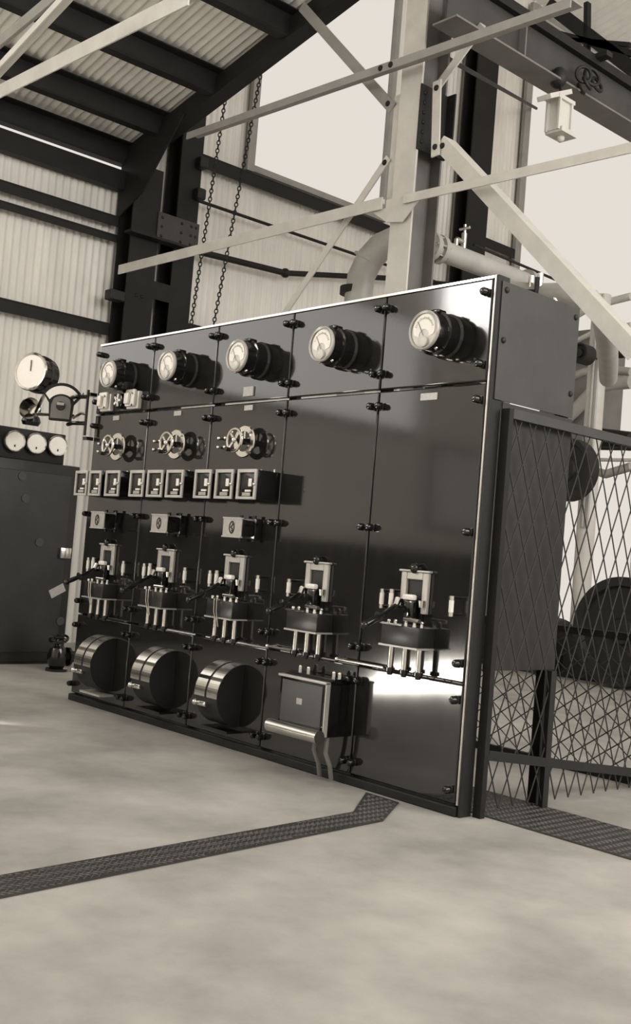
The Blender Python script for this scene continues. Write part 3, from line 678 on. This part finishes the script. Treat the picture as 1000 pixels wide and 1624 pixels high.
# pump like dark casting at the cabinet foot
pm = thing('valve_casting', 'dark rounded valve casting at the foot of the cabinet', 'valve', (-4.55, .55, 0))
c = at(96, 985, X=-4.6); c.z = max(c.z, .1)
MB().lathe((c.x, c.y, 0), (0, 0, 1), [(0, 0), (0, .085), (.02, .085), (.022, .05), (.05, .07), (.12, .08), (.18, .06), (.20, .03), (.25, .02), (.25, 0)], 24).build('valve_body', 'black', pm)
MB().torus((c.x, c.y, .25), (.3, -.3, 1), .07, .010, 28, 8).bar((c.x-.07, c.y, .25), (c.x+.07, c.y, .25), .012, .01, V((0, 0, 1))).bar((c.x, c.y-.07, .25), (c.x, c.y+.07, .25), .012, .01, V((0, 0, 1))).build('valve_wheel', 'black', pm)
MB().cyl((c.x, c.y, .11), (c.x, c.y+.35, .11), .045, n=18).cyl((c.x, c.y+.08, .11), (c.x, c.y+.10, .11), .075, n=20).build('side_branch', 'black', pm)

# ================================================================== FLOOR COVERS
def cover(name, label, poly):
    t = thing(name, label, 'trench cover', (sum(p[0] for p in poly)/len(poly), sum(p[1] for p in poly)/len(poly), 0))
    pts = [(x, y, .001) for x, y in poly]
    MB().prism(pts, (0, 0, .004)).build('plate', 'chequer', t, False)
    # raised diamond tread
    xs_ = [p[0] for p in poly]; ys_ = [p[1] for p in poly]
    def inside(x, y):
        c = False; n = len(poly)
        for i in range(n):
            (xa, ya), (xb, yb) = poly[i], poly[(i+1) % n]
            if (ya > y) != (yb > y) and x < (xb-xa)*(y-ya)/(yb-ya)+xa: c = not c
        return c
    mb = MB(); st = .026; ny = int((max(ys_)-min(ys_))/st)+1; nx = int((max(xs_)-min(xs_))/st)+1
    bm = mb.bm
    for j in range(ny*2):
        for i in range(nx+1):
            x = min(xs_)+i*st+(st/2 if j % 2 else 0); y = min(ys_)+j*st/2
            if not (inside(x-.012, y) and inside(x+.012, y) and inside(x, y-.012) and inside(x, y+.012)): continue
            d = (1, 1) if (i+j) % 2 else (1, -1)
            L, W = .0125, .0028; dx, dy = d[0]*.7071, d[1]*.7071
            c4 = [(x+dx*L, y+dy*L, .0052), (x-dy*W, y+dx*W, .0052), (x-dx*L, y-dy*L, .0052), (x+dy*W, y-dx*W, .0052)]
            vs = [bm.verts.new(p) for p in c4]; tp = bm.verts.new((x, y, .0085))
            for q in range(4): bm.faces.new((vs[q], vs[(q+1) % 4], tp))
    o = mb.build('tread_pattern', 'tread', t, False); o['kind'] = 'stuff'
p = [at(580, 1258, Z=0), at(632, 1274, Z=0), at(607, 1303, Z=0), at(-10, 1428, Z=0), at(-10, 1392, Z=0), at(560, 1289, Z=0)]
p = [(v.x, v.y) for v in p]
e0 = (p[3][0]+(p[3][0]-p[2][0])*.6, p[3][1]+(p[3][1]-p[2][1])*.6); e1 = (p[4][0]+(p[4][0]-p[5][0])*.6, p[4][1]+(p[4][1]-p[5][1])*.6)
cover('trench_cover', 'long chequered iron trench cover crossing the floor to the left edge', [p[0], p[1], p[2], e0, e1, p[5]])
cover('trench_cover', 'chequered iron trench cover on the floor at the right end of the board', [(-.45, .13), (1.5, .13), (1.5, .56), (-.45, .56)])

# ================================================================== MESH GUARD
def diamond(mb, o, u, v, W, H, pw, ph, r):
    """wires of a diamond mesh filling a W x H rectangle spanned by unit vectors u, v"""
    o, u, v = V(o), V(u), V(v); s = ph/pw
    n = int((W+H/s)/pw)+2
    for sign in (1, -1):
        for k in range(-n, n+1):
            # line: y = sign*s*(x-k*pw)
            pts = []
            for x in (0, W):
                y = sign*s*(x-k*pw)
                if -1e-9 <= y <= H+1e-9: pts.append((x, y))
            for y in (0, H):
                x = k*pw+sign*y/s
                if 1e-9 < x < W-1e-9: pts.append((x, y))
            if len(pts) >= 2:
                pts = sorted(set(pts)); a, b = pts[0], pts[-1]
                if abs(a[0]-b[0]) > .005: mb.cyl(o+u*a[0]+v*a[1], o+u*b[0]+v*b[1], r, n=6)
GX = .055
t = thing('mesh_guard', 'tall dark diamond mesh guard at the right end of the board', 'guard', (GX, .6, 0))
MB().bx(GX-.03, GX+.012, .075, .105, 0, 1.755).build('post', 'dark_steel', t, False)
MB().bx(GX-.014, GX+.010, .52, .56, 0, .62).build('post', 'matt_black', t, False)
MB().bx(GX-.02, GX+.02, 1.42, 1.46, 0, 1.755).build('post', 'dark_steel', t, False)
MB().bx(GX-.02, GX+.012, .105, 1.42, 1.715, 1.757).build('top_rail', 'grey_plate', t, False)
MB().bar((GX, .105, .265), (GX, 1.42, .085), .04, .024, V((1, 0, 0))).build('bottom_rail', 'matt_black', t, False)
mb = MB(); diamond(mb, (GX-.002, .105, .03), (0, 1, 0), (0, 0, 1), 1.315, 1.69, .105, .25, .0032); mb.build('wire_mesh', 'wire', t)
t = thing('mesh_guard', 'second mesh guard standing at the back, seen through the first', 'guard', (-.9, 1.45, 0))
MB().bx(-.02, .025, 1.47, 1.51, 0, 1.6).build('post', 'dark_steel', t, False); MB().bx(-1.82, -1.78, 1.47, 1.51, 0, 1.6).build('post', 'dark_steel', t, False)
MB().bx(-1.78, -.02, 1.475, 1.505, .0, .04).build('bottom_rail', 'matt_black', t, False)
MB().bx(-1.78, -.02, 1.475, 1.505, .74, .78).build('top_rail', 'matt_black', t, False)
mb = MB(); diamond(mb, (-1.78, 1.49, .04), (1, 0, 0), (0, 0, 1), 1.76, .7, .14, .10, .0035); mb.build('wire_mesh', 'wire', t)

# ================================================================== MACHINERY BEHIND
# exhaust pipe: riser, sweep bend, flanged run along the hall with a cock on top
PX = -2.62
pa = at(683, 393, X=PX); pb = at(835, 447, X=PX)
ep = thing('exhaust_pipe', 'large lagged pipe run with flange and cock behind the board', 'pipe', (PX, 2.8, pa.z-.1))
PR = 17*((pa-CAM).dot(fw))/FPX
pz = (pa.z+pb.z)/2
MB().cyl((PX, pa.y+.02, pz), (PX, pb.y+.1, pz), PR, n=28).build('pipe_run', 'pipe', ep)
for y in (pa.y, pa.y+.09, pb.y): MB().cyl((PX, y-.025, pz), (PX, y+.02, pz), PR*1.35, n=28).build('flange', 'pipe', ep)
for k in range(8):
    a = 2*PI*k/8; MB().cyl((PX+math.cos(a)*PR*1.18, pa.y-.04, pz+math.sin(a)*PR*1.18), (PX+math.cos(a)*PR*1.18, pa.y+.12, pz+math.sin(a)*PR*1.18), .012, n=6).build('flange_bolt', 'nickel', ep)
vy = at(735, 385, X=PX).y
MB().cyl((PX, vy, pz+PR*.9), (PX, vy, pz+PR+.12), .022, n=12).cyl((PX, vy, pz+PR+.05), (PX, vy-.09, pz+PR+.05), .02, n=12).cyl((PX, vy-.09, pz+PR+.05), (PX, vy-.09, pz+PR-.02), .018, n=12).cyl((PX-.05, vy, pz+PR+.16), (PX+.05, vy, pz+PR+.16), .012, n=8).cyl((PX, vy, pz+PR+.1), (PX, vy, pz+PR+.19), .012, n=8).build('drain_cock', 'nickel', ep)
MB().cyl((PX+.02, vy+.1, pz+PR+.05), (PX+.02, vy+1.2, pz+PR+.03), .012, n=8).build('oil_line', 'dark_steel', ep)
rp = thing('riser_pipe', 'thick pale pipe bending up behind the board, left of the middle column', 'pipe', at(568, 480, Y=2.35))
R2 = 22*((at(568, 450, Y=2.35)-CAM).dot(fw))/FPX
e = at(568, 470, Y=2.35)
pth = [V((e.x, e.y, .0)), V((e.x, e.y, e.z-.02)), at(572, 440, Y=2.36), at(585, 412, Y=2.38), at(603, 392, Y=2.42), at(625, 382, Y=2.46), at(650, 378, Y=2.52)]
MB().tube(pth, R2, 22).build('pipe', 'pipe', rp)
MB().cyl(at(563, 462, Y=2.35)-V((0, 0, .03)), at(563, 462, Y=2.35)+V((0, 0, .03)), R2*1.12, n=24).build('collar', 'dark_steel', rp)
bp_ = at(583, 412, Y=2.38); MB().torus(bp_, at(595, 398, Y=2.4)-at(572, 436, Y=2.36), R2, .015, 24, 8).build('seam_band', 'pipe', rp)
# pale vertical standpipe at far right with two thin pipes
VY = at(900, 1075, Z=0).y+.45
q0, q1 = at(944, 470, Y=VY), at(938, 700, Y=VY)
vp = thing('standpipe', 'pale vertical pipe with clipped thin tubes at far right behind the guard', 'pipe', (q1.x, VY, 0))
MB().cyl((q1.x, VY, 0), (q1.x, VY, q0.z), .1, n=24).build('pipe', 'pale_steel', vp)
for s in (.03, .09): MB().cyl((q1.x+s, VY-.115, 1.6), (q1.x+s, VY-.115, q0.z-.02), .015, n=10).build('thin_tube', 'pipe', vp)
z_ = at(942, 572, Y=VY).z; MB().torus((q1.x, VY, z_), (0, 0, 1), .107, .012, 24, 8).build('pipe_clip', 'grey_steel', vp)
el = thing('elbow_pipe', 'dark pipe elbow curving down at the far right, level with board top', 'pipe', at(915, 470, Y=3.1))
MB().tube([at(800, 462, Y=3.1), at(850, 467, Y=3.1), at(900, 466, Y=3.1), at(935, 476, Y=3.1), at(955, 500, Y=3.2), at(962, 540, Y=3.6), at(964, 575, Y=4.4), at(964, 600, Y=5.2)], .085, 18).build('pipe', 'pipe', el)
MB().tube([at(690, 449, Y=3.1), at(800, 462, Y=3.1), at(850, 463, Y=3.0), at(852, 440, Y=3.0)], .02, 10).build('thin_tube', 'dark_steel', el)
for (px, py) in ((842, 450), (856, 446), (880, 478)): MB().cyl(at(px, py, Y=3.05)-V((0, 0, .06)), at(px, py, Y=3.05)+V((0, 0, .06)), .025, n=10).build('pipe_fitting', 'nickel', el)
FY2 = at(900, 1075, Z=0).y; EY = FY2+.9
en = thing('diesel_engine', 'dark engine with pipes and round casings behind the mesh guard', 'engine', at(900, 1080, Y=EY))
# bed and crankcase
b0 = at(770, 1085, Y=FY2); b1 = at(1030, 1085, Y=FY2)
xq = q1.x-.25; b_ = MB(); b_.prism([(b0.x-1.2, FY2, 0), (b1.x+1.2, FY2, 0), (b1.x+1.2, FY2+.25, 0), (xq, FY2+.25, 0), (xq, EY+1.3, 0), (b0.x-1.2, EY+1.3, 0)], (0, 0, at(900, 1003, Y=FY2).z)); b_.build('engine_bed', 'matt_black', en, True, .01)
fwc = at(992, 1002, Y=FY2-.2); rr = (at(988, 915, Y=FY2-.2).z-fwc.z)
MB().lathe((fwc.x, FY2-.3, fwc.z), (0, 1, 0), [(0, 0), (0, .12), (.03, .14), (.03, rr*.8), (-.02, rr*.84), (-.02, rr), (.24, rr), (.24, 0)], 56).build('flywheel', 'matt_black', en)
c2 = at(845, 1040, Y=FY2); MB().lathe((c2.x, FY2-.1, c2.z), (0, 1, 0), [(0, 0), (0, .34), (.2, .42), (.5, .42), (.5, 0)], 48).build('crankcase', 'matt_black', en)
for (px, py, R, m_) in ((900, 745, 50, 'matt_black'), (925, 562, 16, 'matt_black')):
    q = at(px, py, Y=EY-.8); kk = (q-CAM).dot(fw)/FPX
    MB().lathe((q.x, EY-.9, q.z), (0, 1, 0), [(0, 0), (0, R*kk*.4), (.03, R*kk*.45), (.03, R*kk*.8), (0, R*kk*.85), (0, R*kk), (.18, R*kk), (.18, 0)], 40).build('round_casing', m_, en)
def ppx(pts, r, m_, y=EY, nm='engine_pipe'): MB().tube([at(a, b, Y=y) for a, b in pts], r, 14).build(nm, m_, en)
ppx([(880, 545), (915, 540), (945, 525), (1000, 515)], .03, 'pale_steel')
ppx([(880, 560), (925, 566), (1000, 560)], .05, 'matt_black', EY+.05)
ppx([(880, 610), (925, 590), (955, 585), (1000, 590)], .05, 'pipe', EY+.1)
ppx([(880, 680), (912, 650), (935, 625), (960, 610), (1000, 606)], .075, 'pipe', EY)
ppx([(880, 700), (920, 690), (1000, 700)], .11, 'matt_black', EY+.25)
ppx([(890, 710), (1010, 712)], .02, 'matt_black', EY-.25, 'guard_rail')
ppx([(880, 728), (1010, 730)], .02, 'pale_steel', EY-.2, 'guard_rail')
ppx([(915, 760), (935, 745), (960, 752), (1000, 740)], .05, 'pipe', EY-.1)
ppx([(905, 505), (930, 490), (960, 480), (1000, 470)], .045, 'pale_steel', EY+.1)
q = at(915, 610, Y=EY); MB().bx(q.x-.6, q.x+.12, EY+.1, EY+.8, at(915, 700, Y=EY).z, at(915, 520, Y=EY).z, .03).build('cylinder_block', 'grey_steel', en)
